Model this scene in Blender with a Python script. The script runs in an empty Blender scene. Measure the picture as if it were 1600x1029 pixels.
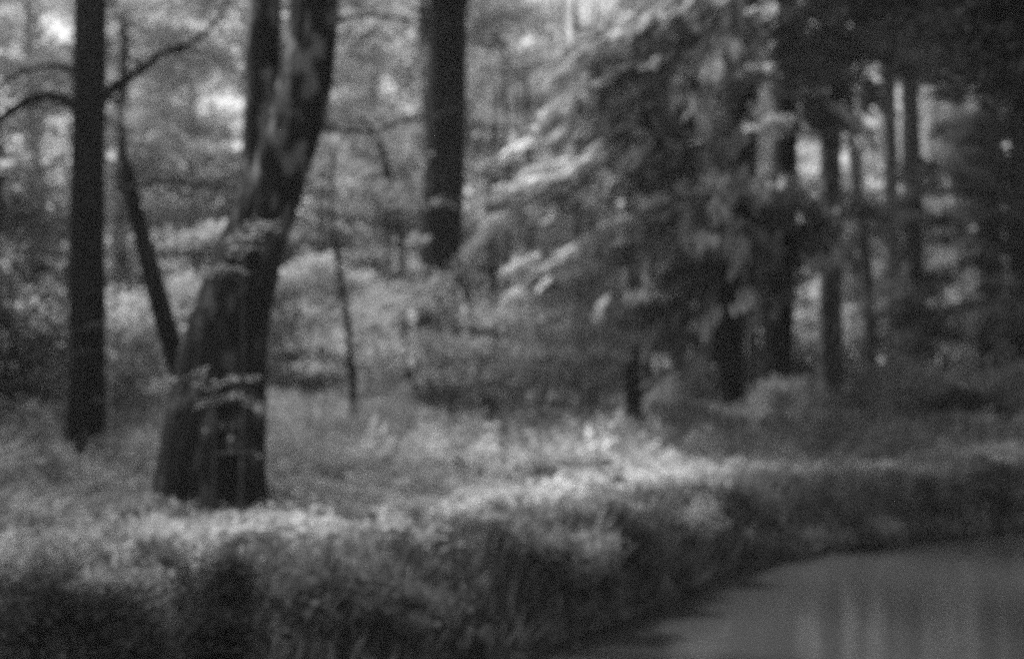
import bpy, math, random
import numpy as np

# ------------------------------------------------------------------ camera, sky, sun, exposure
S = bpy.context.scene
COL = S.collection
RNG = np.random.default_rng(7)
random.seed(7)

F = 2222.0            # focal length in pixels of the 1600 px wide photograph
HOR = 540.0           # row of the horizon
CZ = 2.6              # camera height over the water

cam_data = bpy.data.cameras.new("camera")
cam = bpy.data.objects.new("camera", cam_data)
COL.objects.link(cam)
cam.location = (0, 0, CZ)
cam.rotation_euler = (math.pi / 2, 0, 0)
cam_data.lens = 50
cam_data.sensor_width = 36
cam_data.shift_y = (HOR - 514.5) / 1600
cam_data.clip_start = 0.1
cam_data.clip_end = 2000
cam_data.dof.use_dof = True            # soft-focus lens: everything lies behind the focus
cam_data.dof.focus_distance = 3.0
cam_data.dof.aperture_fstop = 2.1
S.camera = cam

SUN_EL, SUN_AZ = 50.0, -60.0           # azimuth from +Y (view direction), negative = left
world = bpy.data.worlds.new("World")
S.world = world
world.use_nodes = True
nt = world.node_tree
nt.nodes.clear()
out = nt.nodes.new("ShaderNodeOutputWorld")
bg = nt.nodes.new("ShaderNodeBackground")
sky = nt.nodes.new("ShaderNodeTexSky")
sky.sky_type = 'NISHITA'
sky.sun_disc = False
sky.sun_elevation = math.radians(SUN_EL)
sky.sun_rotation = math.radians(SUN_AZ)
sky.dust_density = 3.0
bw = nt.nodes.new("ShaderNodeRGBToBW")
nt.links.new(sky.outputs[0], bw.inputs[0])
nt.links.new(bw.outputs[0], bg.inputs[0])
bg.inputs[1].default_value = 0.13
nt.links.new(bg.outputs[0], out.inputs[0])

sd = bpy.data.lights.new("sun", 'SUN')
sd.energy = 4.6
sd.angle = math.radians(8)
sd.color = (1, 1, 1)                   # black and white film
sun = bpy.data.objects.new("sun", sd)
COL.objects.link(sun)
az, el = math.radians(SUN_AZ), math.radians(SUN_EL)
from mathutils import Vector, Matrix
sdir = Vector((math.sin(az) * math.cos(el), math.cos(az) * math.cos(el), math.sin(el)))
sun.rotation_euler = sdir.to_track_quat('Z', 'Y').to_euler()

S.view_settings.view_transform = 'Standard'
S.view_settings.look = 'None'
S.view_settings.gamma = 1
S.view_settings.use_curve_mapping = False
S.view_settings.exposure = 1.15
S.cycles.use_denoising = False         # the sampling noise stands for the film grain
S.cycles.use_adaptive_sampling = False
S.cycles.pixel_filter_type = 'BLACKMAN_HARRIS'
S.cycles.filter_width = 2.2
S.cycles.max_bounces = 8
S.cycles.diffuse_bounces = 3
S.cycles.glossy_bounces = 3
S.cycles.transmission_bounces = 4
S.cycles.transparent_max_bounces = 4
S.cycles.volume_bounces = 0
S.cycles.sample_clamp_indirect = 2.0
S.cycles.sample_clamp_direct = 8.0

# ------------------------------------------------------------------ helpers
def tag(o, label=None, cat=None, group=None, kind=None):
    if label: o["label"] = label
    if cat: o["category"] = cat
    if group: o["group"] = group
    if kind: o["kind"] = kind
    return o

def at(px, py, d):
    """a point of the place: image column and row at distance d"""
    return np.array([(px - 800.0) / F * d, d, CZ + (HOR - py) / F * d])

def mat(name):
    m = bpy.data.materials.new(name)
    m.use_nodes = True
    m.node_tree.nodes.clear()
    return m, m.node_tree, m.node_tree.nodes, m.node_tree.links

def ramp(N, cols):
    r = N.new("ShaderNodeValToRGB")
    e = r.color_ramp.elements
    while len(e) < len(cols): e.new(0.5)
    for k, (p, v) in enumerate(cols):
        e[k].position = p
        e[k].color = (v, v, v, 1)
    return r

def bark_material(name, lo, hi, patch=0.0, patch_val=0.3, scale=6.0, upper=None):
    m, t, N, L = mat(name)
    o = N.new("ShaderNodeOutputMaterial")
    p = N.new("ShaderNodeBsdfPrincipled")
    p.inputs["Roughness"].default_value = 0.9
    p.inputs["Specular IOR Level"].default_value = 0.05
    tc = N.new("ShaderNodeTexCoord")
    mp = N.new("ShaderNodeMapping"); mp.inputs["Scale"].default_value = (1, 1, 0.22)
    L.new(tc.outputs["Object"], mp.inputs[0])
    n1 = N.new("ShaderNodeTexNoise"); n1.inputs["Scale"].default_value = scale; n1.inputs["Detail"].default_value = 8
    L.new(mp.outputs[0], n1.inputs["Vector"])
    r = ramp(N, [(0.3, lo), (0.7, hi)])
    L.new(n1.outputs[0], r.inputs[0])
    colr = r.outputs[0]
    if patch > 0:
        n2 = N.new("ShaderNodeTexNoise"); n2.inputs["Scale"].default_value = 4.5; n2.inputs["Detail"].default_value = 7
        mp2 = N.new("ShaderNodeMapping"); mp2.inputs["Scale"].default_value = (1.6, 1.6, 0.7)
        L.new(tc.outputs["Object"], mp2.inputs[0]); L.new(mp2.outputs[0], n2.inputs["Vector"])
        r2 = ramp(N, [(1 - patch - 0.03, 0), (1 - patch + 0.05, 1)])
        L.new(n2.outputs[0], r2.inputs[0])
        mx = N.new("ShaderNodeMixRGB"); mx.inputs[2].default_value = (patch_val,) * 3 + (1,)
        L.new(r2.outputs[0], mx.inputs[0]); L.new(colr, mx.inputs[1])
        colr = mx.outputs[0]
        if upper:                                    # pale patches, only on the upper stem
            sp = N.new("ShaderNodeSeparateXYZ"); L.new(tc.outputs["Object"], sp.inputs[0])
            mr_ = N.new("ShaderNodeMapRange"); mr_.inputs[1].default_value = upper[0]; mr_.inputs[2].default_value = upper[1]; L.new(sp.outputs[2], mr_.inputs[0])
            r5 = ramp(N, [(0.50, 0), (0.60, 1)]); L.new(n2.outputs[0], r5.inputs[0])
            mu = N.new("ShaderNodeMath"); mu.operation = 'MULTIPLY'; L.new(mr_.outputs[0], mu.inputs[0]); L.new(r5.outputs[0], mu.inputs[1])
            m3 = N.new("ShaderNodeMixRGB"); m3.inputs[2].default_value = (upper[2],) * 3 + (1,)
            L.new(mu.outputs[0], m3.inputs[0]); L.new(colr, m3.inputs[1]); colr = m3.outputs[0]
    L.new(colr, p.inputs["Base Color"])
    b = N.new("ShaderNodeBump"); b.inputs["Strength"].default_value = 1.0; b.inputs["Distance"].default_value = 0.10
    L.new(n1.outputs[0], b.inputs["Height"]); L.new(b.outputs[0], p.inputs["Normal"])
    L.new(p.outputs[0], o.inputs[0])
    return m

def leaf_material(name, lo, hi, trans=0.4):
    m, t, N, L = mat(name)
    o = N.new("ShaderNodeOutputMaterial")
    a = N.new("ShaderNodeAttribute"); a.attribute_name = "tone"
    r = ramp(N, [(0.0, lo), (1.0, hi)])
    L.new(a.outputs["Fac"], r.inputs[0])
    d = N.new("ShaderNodeBsdfDiffuse"); tr = N.new("ShaderNodeBsdfTranslucent")
    L.new(r.outputs[0], d.inputs[0]); L.new(r.outputs[0], tr.inputs[0])
    mx = N.new("ShaderNodeMixShader"); mx.inputs[0].default_value = trans
    L.new(d.outputs[0], mx.inputs[1]); L.new(tr.outputs[0], mx.inputs[2])
    L.new(mx.outputs[0], o.inputs[0])
    return m

M = {
    'bark_dark': bark_material('bark_dark', 0.006, 0.018, 0.36, 0.03),
    'bark_main': bark_material('bark_main', 0.004, 0.018, 0.42, 0.06, upper=(2.4, 3.8, 0.12)),
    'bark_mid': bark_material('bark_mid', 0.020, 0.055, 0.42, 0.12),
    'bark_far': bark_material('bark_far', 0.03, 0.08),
    'leaf_pale': leaf_material('leaf_pale', 0.28, 0.66, 0.5),
    'leaf_mid': leaf_material('leaf_mid', 0.12, 0.46, 0.45),
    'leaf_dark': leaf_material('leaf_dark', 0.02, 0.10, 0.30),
    'leaf_bough': leaf_material('leaf_bough', 0.07, 0.66, 0.5),
    'grass': leaf_material('grass', 0.26, 0.66, 0.45),
    'herb': leaf_material('herb', 0.14, 0.76, 0.45),
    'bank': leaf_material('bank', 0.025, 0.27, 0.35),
}

_perm = np.random.default_rng(3).permutation(4096)
def _h(i, j):
    return _perm[(_perm[i & 4095] + j) & 4095] / 4095.0
def vnoise(x, y):
    x = np.asarray(x, float); y = np.asarray(y, float)
    i = np.floor(x).astype(int); j = np.floor(y).astype(int)
    u = x - i; v = y - j
    u = u * u * (3 - 2 * u); v = v * v * (3 - 2 * v)
    return (_h(i, j) * (1 - u) + _h(i + 1, j) * u) * (1 - v) + (_h(i, j + 1) * (1 - u) + _h(i + 1, j + 1) * u) * v
def fbm(x, y, n=4):
    s = 0; a = 0.5
    for k in range(n):
        s = s + a * vnoise(x * 2 ** k + 17.3 * k, y * 2 ** k + 5.1 * k); a *= 0.5
    return s

# the shoreline of the far bank: x -> y
SX = np.array([-60, -30, -10, -5, -2, -0.27, 0.58, 1.25, 1.73, 2.24, 3.39, 4.73, 6.7, 12, 30, 60])
SY = np.array([2.0, 4.0, 6.0, 7.6, 9.3, 11.4, 12.84, 13.9, 14.9, 16.2, 17.6, 18.6, 19.9, 23.5, 32, 44])
def shore(x): return np.interp(x, SX, SY)
def height(x, y):
    x = np.asarray(x, float); y = np.asarray(y, float)
    yw = (shore(x) + shore(x - 0.25) + shore(x + 0.25)) / 3 + 0.25 * (fbm(x * 1.3, y * 0.2 + 9) - 0.5)
    s = (y - yw) * 0.88
    w = np.interp(x, [-3, 0, 1, 3, 6], [1.5, 1.2, 0.9, 1.3, 1.9])
    u = np.clip(s / w, 0, 1)
    land = 0.78 * (u * u * (3 - 2 * u)) ** 0.8 + 0.12 * np.clip((s - w) / 3, 0, 1)
    land = land + 0.10 * (fbm(x * 0.35, y * 0.35) - 0.5) * np.clip(s / 2, 0, 1)
    land = land + np.clip((y - 45) / 60, 0, 1) * 1.2
    land = land * (1 - np.interp(x, [1, 4.5], [0, 0.30]) * np.clip((34 - y) / 8, 0, 1))      # the right-hand bank is lower
    under = -0.45 * np.clip(-s / 1.2, 0, 1)
    h = np.where(s > 0, land, under)
    # the near bank under the camera
    s2 = np.interp(x, [-60, -10, 0, 10, 60], [-6, -1.5, 4, 6, 12]) - y
    h2 = 1.0 * np.clip(s2 / 1.5, 0, 1) - 0.45 * np.clip(-s2 / 1.0, 0, 1)
    return np.where(s2 > -1.0, np.maximum(np.where(s2 > 0, h2, h), np.where(s2 > 0, h2, np.where(s < 0, np.maximum(h, h2 - 0.0), h))), h)

def build_mesh(name, verts, quads, material, parent=None, tone=None, smooth=False):
    """verts (n,3), quads (m,4)"""
    me = bpy.data.meshes.new(name)
    n, m_ = len(verts), len(quads)
    me.vertices.add(n)
    me.vertices.foreach_set("co", np.ascontiguousarray(verts, dtype=np.float32).ravel())
    me.loops.add(m_ * 4)
    me.loops.foreach_set("vertex_index", np.ascontiguousarray(quads, dtype=np.int32).ravel())
    me.polygons.add(m_)
    me.polygons.foreach_set("loop_start", np.arange(0, m_ * 4, 4, dtype=np.int32))
    if smooth: me.polygons.foreach_set("use_smooth", np.ones(m_, dtype=bool))
    if tone is not None:
        a = me.attributes.new("tone", 'FLOAT', 'POINT')
        a.data.foreach_set("value", np.ascontiguousarray(tone, dtype=np.float32))
    me.update(calc_edges=True)
    me.materials.append(material)
    o = bpy.data.objects.new(name, me)
    COL.objects.link(o)
    if parent: o.parent = parent
    return o

def norm(v): return v / np.maximum(np.linalg.norm(v, axis=-1, keepdims=True), 1e-9)

class Leaves:
    """collects diamond-shaped leaves: centre, long axis, normal, length, width"""
    def __init__(self): self.c = []; self.a = []; self.n = []; self.l = []; self.w = []; self.t = []
    def add(self, c, a, n, l, w, t):
        k = len(c)
        self.c.append(c); self.a.append(norm(a)); self.n.append(n)
        self.l.append(np.broadcast_to(l, (k,))); self.w.append(np.broadcast_to(w, (k,))); self.t.append(np.broadcast_to(t, (k,)))
    def clump(self, centre, rx, ry, rz, count, size, tilt=0.5, tone=None, tv=0.35, droop=0.0):
        p = RNG.normal(size=(count, 3)) * 0.5
        p = p / np.maximum(1, np.linalg.norm(p, axis=1, keepdims=True) / 1.1)
        p *= np.array([rx, ry, rz])
        p[:, 2] -= droop * (p[:, 0] ** 2 + p[:, 1] ** 2) / max(rx, .1)
        nrm = RNG.normal(size=(count, 3)) * tilt + np.array([0, 0, 1.0])
        a = RNG.normal(size=(count, 3)); a[:, 2] *= 0.4
        a = np.cross(np.cross(nrm, a), nrm)
        s = size * RNG.uniform(0.6, 1.3, count)
        t0 = RNG.uniform(0.2, 0.8) if tone is None else tone
        self.add(np.asarray(centre) + p, a, norm(nrm), s, s * 0.55, np.clip(t0 + RNG.normal(size=count) * tv * 0.5, 0, 1))
    def build(self, name, material, parent=None, origin=(0, 0, 0)):
        c = np.concatenate(self.c) - np.asarray(origin); a = np.concatenate(self.a); n = np.concatenate(self.n)
        l = np.concatenate(self.l)[:, None]; w = np.concatenate(self.w)[:, None]; t = np.concatenate(self.t)
        b = norm(np.cross(n, a))
        v = np.stack([c - a * l / 2, c + b * w / 2 + a * l * 0.06 + n * w * 0.12, c + a * l / 2 - n * l * 0.05, c - b * w / 2 + a * l * 0.06 + n * w * 0.12], 1).reshape(-1, 3)
        q = np.arange(len(v)).reshape(-1, 4)
        return build_mesh(name, v, q, material, parent, np.repeat(t, 4))

def smooth_path(P, R, step=0.25):
    P = np.asarray(P, float); R = np.asarray(R, float)
    n = len(P)
    T = np.zeros_like(P)
    T[1:-1] = (P[2:] - P[:-2]) / 2
    T[0] = P[1] - P[0]; T[-1] = P[-1] - P[-2]
    oP, oR = [], []
    for i in range(n - 1):
        L_ = np.linalg.norm(P[i + 1] - P[i]); k = max(2, int(L_ / step))
        u = (np.arange(k) / k)[:, None]
        h00 = 2 * u**3 - 3 * u**2 + 1; h10 = u**3 - 2 * u**2 + u; h01 = -2 * u**3 + 3 * u**2; h11 = u**3 - u**2
        oP.append(h00 * P[i] + h10 * T[i] + h01 * P[i + 1] + h11 * T[i + 1])
        oR.append(R[i] + (R[i + 1] - R[i]) * u[:, 0])
    oP.append(P[-1:]); oR.append(R[-1:])
    return np.concatenate(oP), np.concatenate(oR)

class Tubes:
    def __init__(self): self.v = []; self.q = []; self.n = 0
    def add(self, P, R, sides=10, rough=0.06, step=0.25, seed=0.0, flare=0.0):
        P, R = smooth_path(P, R, step)
        k = len(P)
        T = norm(np.gradient(P, axis=0))
        ref = np.array([0, 1.0, 0]) if abs(T[0][1]) < 0.8 else np.array([1.0, 0, 0])
        U = norm(np.cross(T, ref)); V = np.cross(T, U)
        th = np.arange(sides) / sides * 2 * np.pi
        s = np.concatenate([[0], np.cumsum(np.linalg.norm(np.diff(P, axis=0), axis=1))])
        rr = R[:, None] * (1 + rough * 2 * (vnoise(np.cos(th)[None] * 2.1 + 40 + seed, s[:, None] * 0.8 + np.sin(th)[None] * 2.1 + 40) - 0.5)
                           + rough * 1.2 * (vnoise(np.cos(th)[None] * 6 + 90 + seed, s[:, None] * 1.7 + np.sin(th)[None] * 6 + 60) - 0.5))
        if flare:
            rr = rr * (1 + flare * np.exp(-s[:, None] / 0.35) * (0.6 + 0.6 * np.cos(th[None] * 5 + seed)))
        v = P[:, None] + rr[..., None] * (np.cos(th)[None, :, None] * U[:, None] + np.sin(th)[None, :, None] * V[:, None])
        v = np.concatenate([v, (P[-1] + T[-1] * R[-1] * 0.35 + 0.04 * (v[-1] - P[-1]))[None]]); k += 1
        v = v.reshape(-1, 3)
        i = np.arange(k - 1)[:, None] * sides; j = np.arange(sides)[None]; j2 = (j + 1) % sides
        q = np.stack([i + j, i + j2, i + sides + j2, i + sides + j], -1).reshape(-1, 4) + self.n
        self.v.append(v); self.q.append(q); self.n += len(v)
    def build(self, name, material, parent=None, origin=(0, 0, 0)):
        return build_mesh(name, np.concatenate(self.v) - np.asarray(origin), np.concatenate(self.q), material, parent, smooth=True)

def empty(name, loc):
    o = bpy.data.objects.new(name, None)
    o.location = [float(c) for c in loc]
    o.empty_display_size = 0.3
    COL.objects.link(o)
    return o

# ------------------------------------------------------------------ ground and water
def axis(segs):
    return np.unique(np.concatenate([np.arange(a, b, st) for a, b, st in segs]))
gx = axis([(-600, -60, 20), (-60, -14, 1.5), (-14, 14, 0.14), (14, 60, 1.5), (60, 601, 20)])
gy = axis([(-60, 2, 4), (2, 6, 0.4), (6, 25, 0.12), (25, 50, 0.5), (50, 140, 5), (140, 900, 40)])
X, Y = np.meshgrid(gx, gy)
Z = height(X, Y) + 0.03 * (fbm(X * 3, Y * 3) - 0.5) * (height(X, Y) > 0.2)
V = np.stack([X, Y, Z], -1).reshape(-1, 3)
nx = len(gx); ny = len(gy)
i = np.arange(ny - 1)[:, None] * nx + np.arange(nx - 1)[None]
Q = np.stack([i, i + 1, i + nx + 1, i + nx], -1).reshape(-1, 4)
m, t, N, L = mat('soil')
o_ = N.new("ShaderNodeOutputMaterial"); p_ = N.new("ShaderNodeBsdfPrincipled"); p_.inputs["Roughness"].default_value = 0.9
tc = N.new("ShaderNodeTexCoord"); n1 = N.new("ShaderNodeTexNoise"); n1.inputs["Scale"].default_value = 3; n1.inputs["Detail"].default_value = 8
L.new(tc.outputs["Object"], n1.inputs["Vector"])
r1 = ramp(N, [(0.3, 0.05), (0.7, 0.16)]); L.new(n1.outputs[0], r1.inputs[0])
sx = N.new("ShaderNodeSeparateXYZ"); L.new(tc.outputs["Object"], sx.inputs[0])
r4 = ramp(N, [(0.3, 0.22), (0.7, 0.42)]); L.new(n1.outputs[0], r4.inputs[0])     # pale dry field beyond the wood
mr = N.new("ShaderNodeMapRange"); mr.inputs[1].default_value = 56; mr.inputs[2].default_value = 64; L.new(sx.outputs[1], mr.inputs[0])
mx2 = N.new("ShaderNodeMixRGB"); L.new(mr.outputs[0], mx2.inputs[0]); L.new(r1.outputs[0], mx2.inputs[1]); L.new(r4.outputs[0], mx2.inputs[2])
L.new(mx2.outputs[0], p_.inputs["Base Color"])
b_ = N.new("ShaderNodeBump"); b_.inputs["Distance"].default_value = 0.03; L.new(n1.outputs[0], b_.inputs["Height"]); L.new(b_.outputs[0], p_.inputs["Normal"])
L.new(p_.outputs[0], o_.inputs[0])
ground = build_mesh('ground', V, Q, m, smooth=True)
tag(ground, kind='structure', label='soft meadow ground, stream bank and pale field beyond the wood')

m, t, N, L = mat('water')
o_ = N.new("ShaderNodeOutputMaterial"); p_ = N.new("ShaderNodeBsdfPrincipled")
p_.inputs["Base Color"].default_value = (0.04, 0.04, 0.04, 1); p_.inputs["Roughness"].default_value = 0.03; p_.inputs["IOR"].default_value = 1.9
tc = N.new("ShaderNodeTexCoord"); mp = N.new("ShaderNodeMapping"); mp.inputs["Scale"].default_value = (1.0, 5.0, 1)
n1 = N.new("ShaderNodeTexNoise"); n1.inputs["Scale"].default_value = 2.2; n1.inputs["Detail"].default_value = 3
L.new(tc.outputs["Object"], mp.inputs[0]); L.new(mp.outputs[0], n1.inputs["Vector"])
b_ = N.new("ShaderNodeBump"); b_.inputs["Strength"].default_value = 0.4; b_.inputs["Distance"].default_value = 0.009
L.new(n1.outputs[0], b_.inputs["Height"]); L.new(b_.outputs[0], p_.inputs["Normal"]); L.new(p_.outputs[0], o_.inputs[0])
wv = np.array([[-60, -8, 0], [60, 10, 0], [60, 50, 0], [-60, 14, 0]], float)
tag(build_mesh('water', wv, np.array([[0, 1, 2, 3]]), m), kind='structure', label='still dark stream with vertical reflections of trunks')

# ------------------------------------------------------------------ trees
def gz(x, y): return float(height(np.array([x]), np.array([y]))[0])

def px_path(pts, d, dd=None):
    """[(px, py, width px)] at distance d (dd: depth change along the path)"""
    P = []; R = []
    n = len(pts)
    for k, q in enumerate(pts):
        dk = d + (dd[k] if dd else 0)
        P.append(at(q[0], q[1], dk)); R.append(q[2] / F * dk / 2)
    return P, R

def tree(name, label, cat, pts, d, bark, top=16.0, sides=16, group=None, lean=None, rough=0.06, flare=0.25, extend=True):
    """a trunk through pixel points measured on the photograph, standing at distance d, extended to its real height"""
    P, R = px_path(pts, d)
    base = P[0].copy(); base[2] = gz(base[0], base[1])
    P[0] = base - np.array([0, 0, 0.15])
    if extend and P[-1][2] < top:
        dv = P[-1] - P[-2]; dv = dv / max(dv[2], 0.3)
        q = P[-1]; r = R[-1]
        hh = top - q[2]
        P.append(q + dv * hh * 0.4 * np.array([1, 1, 1])); R.append(r * 0.75)
        P.append(P[-1] + dv * hh * 0.6); R.append(r * 0.25)
    e = empty(name, base)
    tag(e, label, cat, group)
    tb = Tubes(); tb.add(P, R, sides, rough, seed=random.random() * 50, flare=flare)
    tb.build('trunk', M[bark], e, base)
    e['_b'] = [float(c) for c in base]
    return e, base, P, R

def branch(e, base, pts, d, bark, dd=None, name='branch', sides=8, twigs=0, rough=0.08):
    P, R = px_path(pts, d, dd)
    tb = Tubes(); tb.add(P, R, sides, rough, 0.15)
    for k in range(twigs):
        i = RNG.integers(1, len(P)); q = P[i - 1] + (P[i] - P[i - 1]) * RNG.uniform()
        v = RNG.normal(size=3) * np.array([1, 0.6, 0.7]); v = v / np.linalg.norm(v) * RNG.uniform(0.4, 1.0)
        tb.add([q, q + v * 0.5 + np.array([0, 0, 0.05]), q + v], [R[i] * 0.5, R[i] * 0.35, R[i] * 0.12], 5, 0.02, 0.2)
    return tb.build(name, M[bark], e, base)

def crown(e, base, centre, rad, clumps, per, size, mat_, flat=0.35, tone=None, name='crown', cl=(0.9, 1.5), shell=0.3, limbs=None, bark='bark_far', keep=None):
    """clumps of leaves in an ellipsoid volume, each clump carried by a limb"""
    lv = Leaves(); tb = Tubes()
    centre = np.asarray(centre, float); rad = np.asarray(rad, float)
    for k in range(clumps):
        for _ in range(30):
            u = RNG.normal(size=3); u /= np.linalg.norm(u)
            q = centre + u * rad * RNG.uniform(shell, 1.0) ** 0.6
            if q[2] > base[2] + 0.6 and (keep is None or keep(q)): break
        s = RNG.uniform(*cl)
        lv.clump(q, s, s, s * flat, per, size, 0.55, tone if tone is None else np.clip(tone + RNG.normal() * 0.15, 0, 1), droop=0.15)
        if limbs is not None and k % 2 == 0:
            LP, LR = limbs
            zs = [p[2] for p in LP]
            zt = max(min(q[2] - 0.25 * np.hypot(*(q[:2] - centre[:2])) - 0.3, max(zs) - 0.3), base[2] + 1.0)
            xt = np.interp(zt, zs, [p[0] for p in LP]); yt = np.interp(zt, zs, [p[1] for p in LP])
            st = np.array([xt, yt, zt]); r0 = max(np.interp(zt, zs, LR) * 0.28, 0.015)
            mid = (st + q) / 2 + np.array([0, 0, 0.2]) + RNG.normal(size=3) * 0.15
            tb.add([st, mid, q], [r0, r0 * 0.55, 0.006], 5, 0.05, 0.4)
    o = lv.build(name, M[mat_], e, base)
    if tb.n: tb.build('limbs', M[bark], e, base)
    return o

# --- 1: straight dark trunk at left
e, b, P, R = tree('dark_tree', 'straight near-black trunk at the left with a forking bough at its upper right', 'tree',
    [(130, 712, 64), (133, 680, 58), (137, 600, 56), (137, 450, 54), (138, 250, 52), (141, 0, 50)], 19.6, 'bark_dark', 17, 18)
branch(e, b, [(150, 165, 26), (175, 140, 15), (215, 112, 11), (258, 82, 10), (300, 66, 8), (335, 38, 6), (355, 0, 5), (362, -60, 3)], 19.6, 'bark_dark', [0, -.1, -.3, -.5, -.6, -.7, -.7, -.7], twigs=5)
branch(e, b, [(255, 84, 7), (300, 78, 6), (330, 85, 4), (350, 100, 2)], 19.2, 'bark_dark')
branch(e, b, [(135, 175, 24), (105, 158, 18), (75, 150, 16), (40, 160, 15), (0, 186, 13), (-50, 215, 9), (-110, 220, 4)], 19.6, 'bark_dark', [0, 0, .2, .3, .4, .5, .5], twigs=4)
branch(e, b, [(135, 125, 14), (105, 106, 9), (70, 104, 7), (35, 112, 7), (0, 132, 6), (-50, 150, 4)], 19.6, 'bark_dark', [0, .2, .5, .7, 1, 1.2], twigs=3)
crown(e, b, P[-2] + np.array([0, 0.5, 3]), (2.4, 2.4, 3.0), 20, 110, 0.18, 'leaf_mid', limbs=(P, R), bark='bark_dark')

# --- 2: the big twin-stemmed tree
e, b, P, R = tree('twin_stemmed_tree', 'big leaning two-stemmed tree with mottled rough bark on the open meadow', 'tree',
    [(326, 822, 200), (327, 780, 172), (330, 720, 158), (337, 640, 146), (347, 560, 132), (366, 470, 112), (394, 385, 100), (422, 310, 94), (446, 235, 90), (469, 165, 88), (483, 90, 82), (492, 0, 76)],
    13.7, 'bark_main', 16, 32, rough=0.09, flare=0.12)
branch(e, b, [(392, 385, 74), (400, 330, 62), (405, 270, 60), (409, 200, 56), (411, 100, 54), (413, 0, 52), (415, -200, 42), (400, -700, 25), (395, -1200, 10)], 13.7, 'bark_main', [0, .02, .05, .1, .2, .3, .5, .8, 1], name='stem', sides=24)
branch(e, b, [(392, 330, 14), (375, 302, 9), (350, 290, 8), (312, 290, 8), (275, 282, 7), (245, 283, 6), (215, 290, 5), (172, 296, 4)], 13.7, 'bark_main', [0, 0, 0, .1, .2, .2, .3, .3], twigs=3)
branch(e, b, [(500, 190, 12), (530, 203, 7), (585, 205, 6), (625, 190, 5), (680, 182, 4), (740, 160, 2)], 13.7, 'bark_main', [0, .2, .4, .6, .9, 1], twigs=3)
branch(e, b, [(505, 40, 12), (545, 28, 6), (590, 24, 5), (640, 32, 5), (700, 40, 3)], 13.7, 'bark_main', [0, .2, .4, .6, .9], twigs=3)
for pts in ([(296, 740, 60), (268, 795, 46), (246, 828, 30), (226, 846, 12)], [(368, 745, 60), (392, 805, 38), (412, 838, 14)], [(330, 730, 70), (338, 800, 52), (352, 842, 22)], [(318, 740, 50), (304, 810, 36), (300, 846, 14)]):
    branch(e, b, pts, 13.4, 'bark_main', name='root', rough=0.12)
crown(e, b, P[-2] + np.array([0.6, 0.5, 2.2]), (4.2, 3.6, 3.2), 46, 150, 0.2, 'leaf_mid', limbs=(P, R), bark='bark_main')

# --- 3: the leaning snag behind it
e, b, P, R = tree('leaning_snag', 'thin dark leaning snag behind the big two-stemmed tree, broken off at its top', 'dead tree',
    [(330, 750, 40), (300, 640, 38), (272, 550, 34), (246, 460, 31), (222, 370, 27), (205, 300, 24), (196, 258, 22)], 18, 'bark_dark', 0, 12, extend=False)
branch(e, b, [(197, 262, 14), (190, 230, 9), (192, 200, 7), (183, 160, 5)], 18, 'bark_dark')

# --- 4: the trunk in the middle
e, b, P, R = tree('tall_tree', 'tall thick dark trunk left of centre, its foot lost behind pale shrubs', 'tree',
    [(682, 680, 86), (684, 600, 76), (687, 410, 66), (694, 250, 64), (698, 100, 60), (700, 0, 58)], 27, 'bark_dark', 18, 20)
branch(e, b, [(700, 60, 14), (720, 30, 9), (735, -20, 7), (745, -80, 4)], 27, 'bark_dark')
crown(e, b, np.array([-2.0, 25.2, 12.0]), (3.8, 3.2, 2.2), 60, 170, 0.22, 'leaf_mid', limbs=(P, R), bark='bark_dark')  # unseen crown, lowered and set forward so it shades the right bank

# --- 5: dark leaning tree at the left edge
e, b, P, R = tree('shaded_tree', 'dim leaning trunk at the very left edge, behind the straight black one', 'tree',
    [(-110, 690, 60), (-80, 560, 50), (-38, 440, 44), (-12, 300, 38), (-20, 150, 30), (-30, 0, 24)], 26, 'bark_dark', 14)
crown(e, b, at(10, 400, 25) , (1.3, 1.2, 2.2), 40, 170, 0.12, 'leaf_dark', .8, name='foliage', cl=(0.4, 0.8))
crown(e, b, P[-2], (1.6, 1.6, 2), 10, 100, 0.2, 'leaf_mid', limbs=(P, R), bark='bark_dark')

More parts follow.
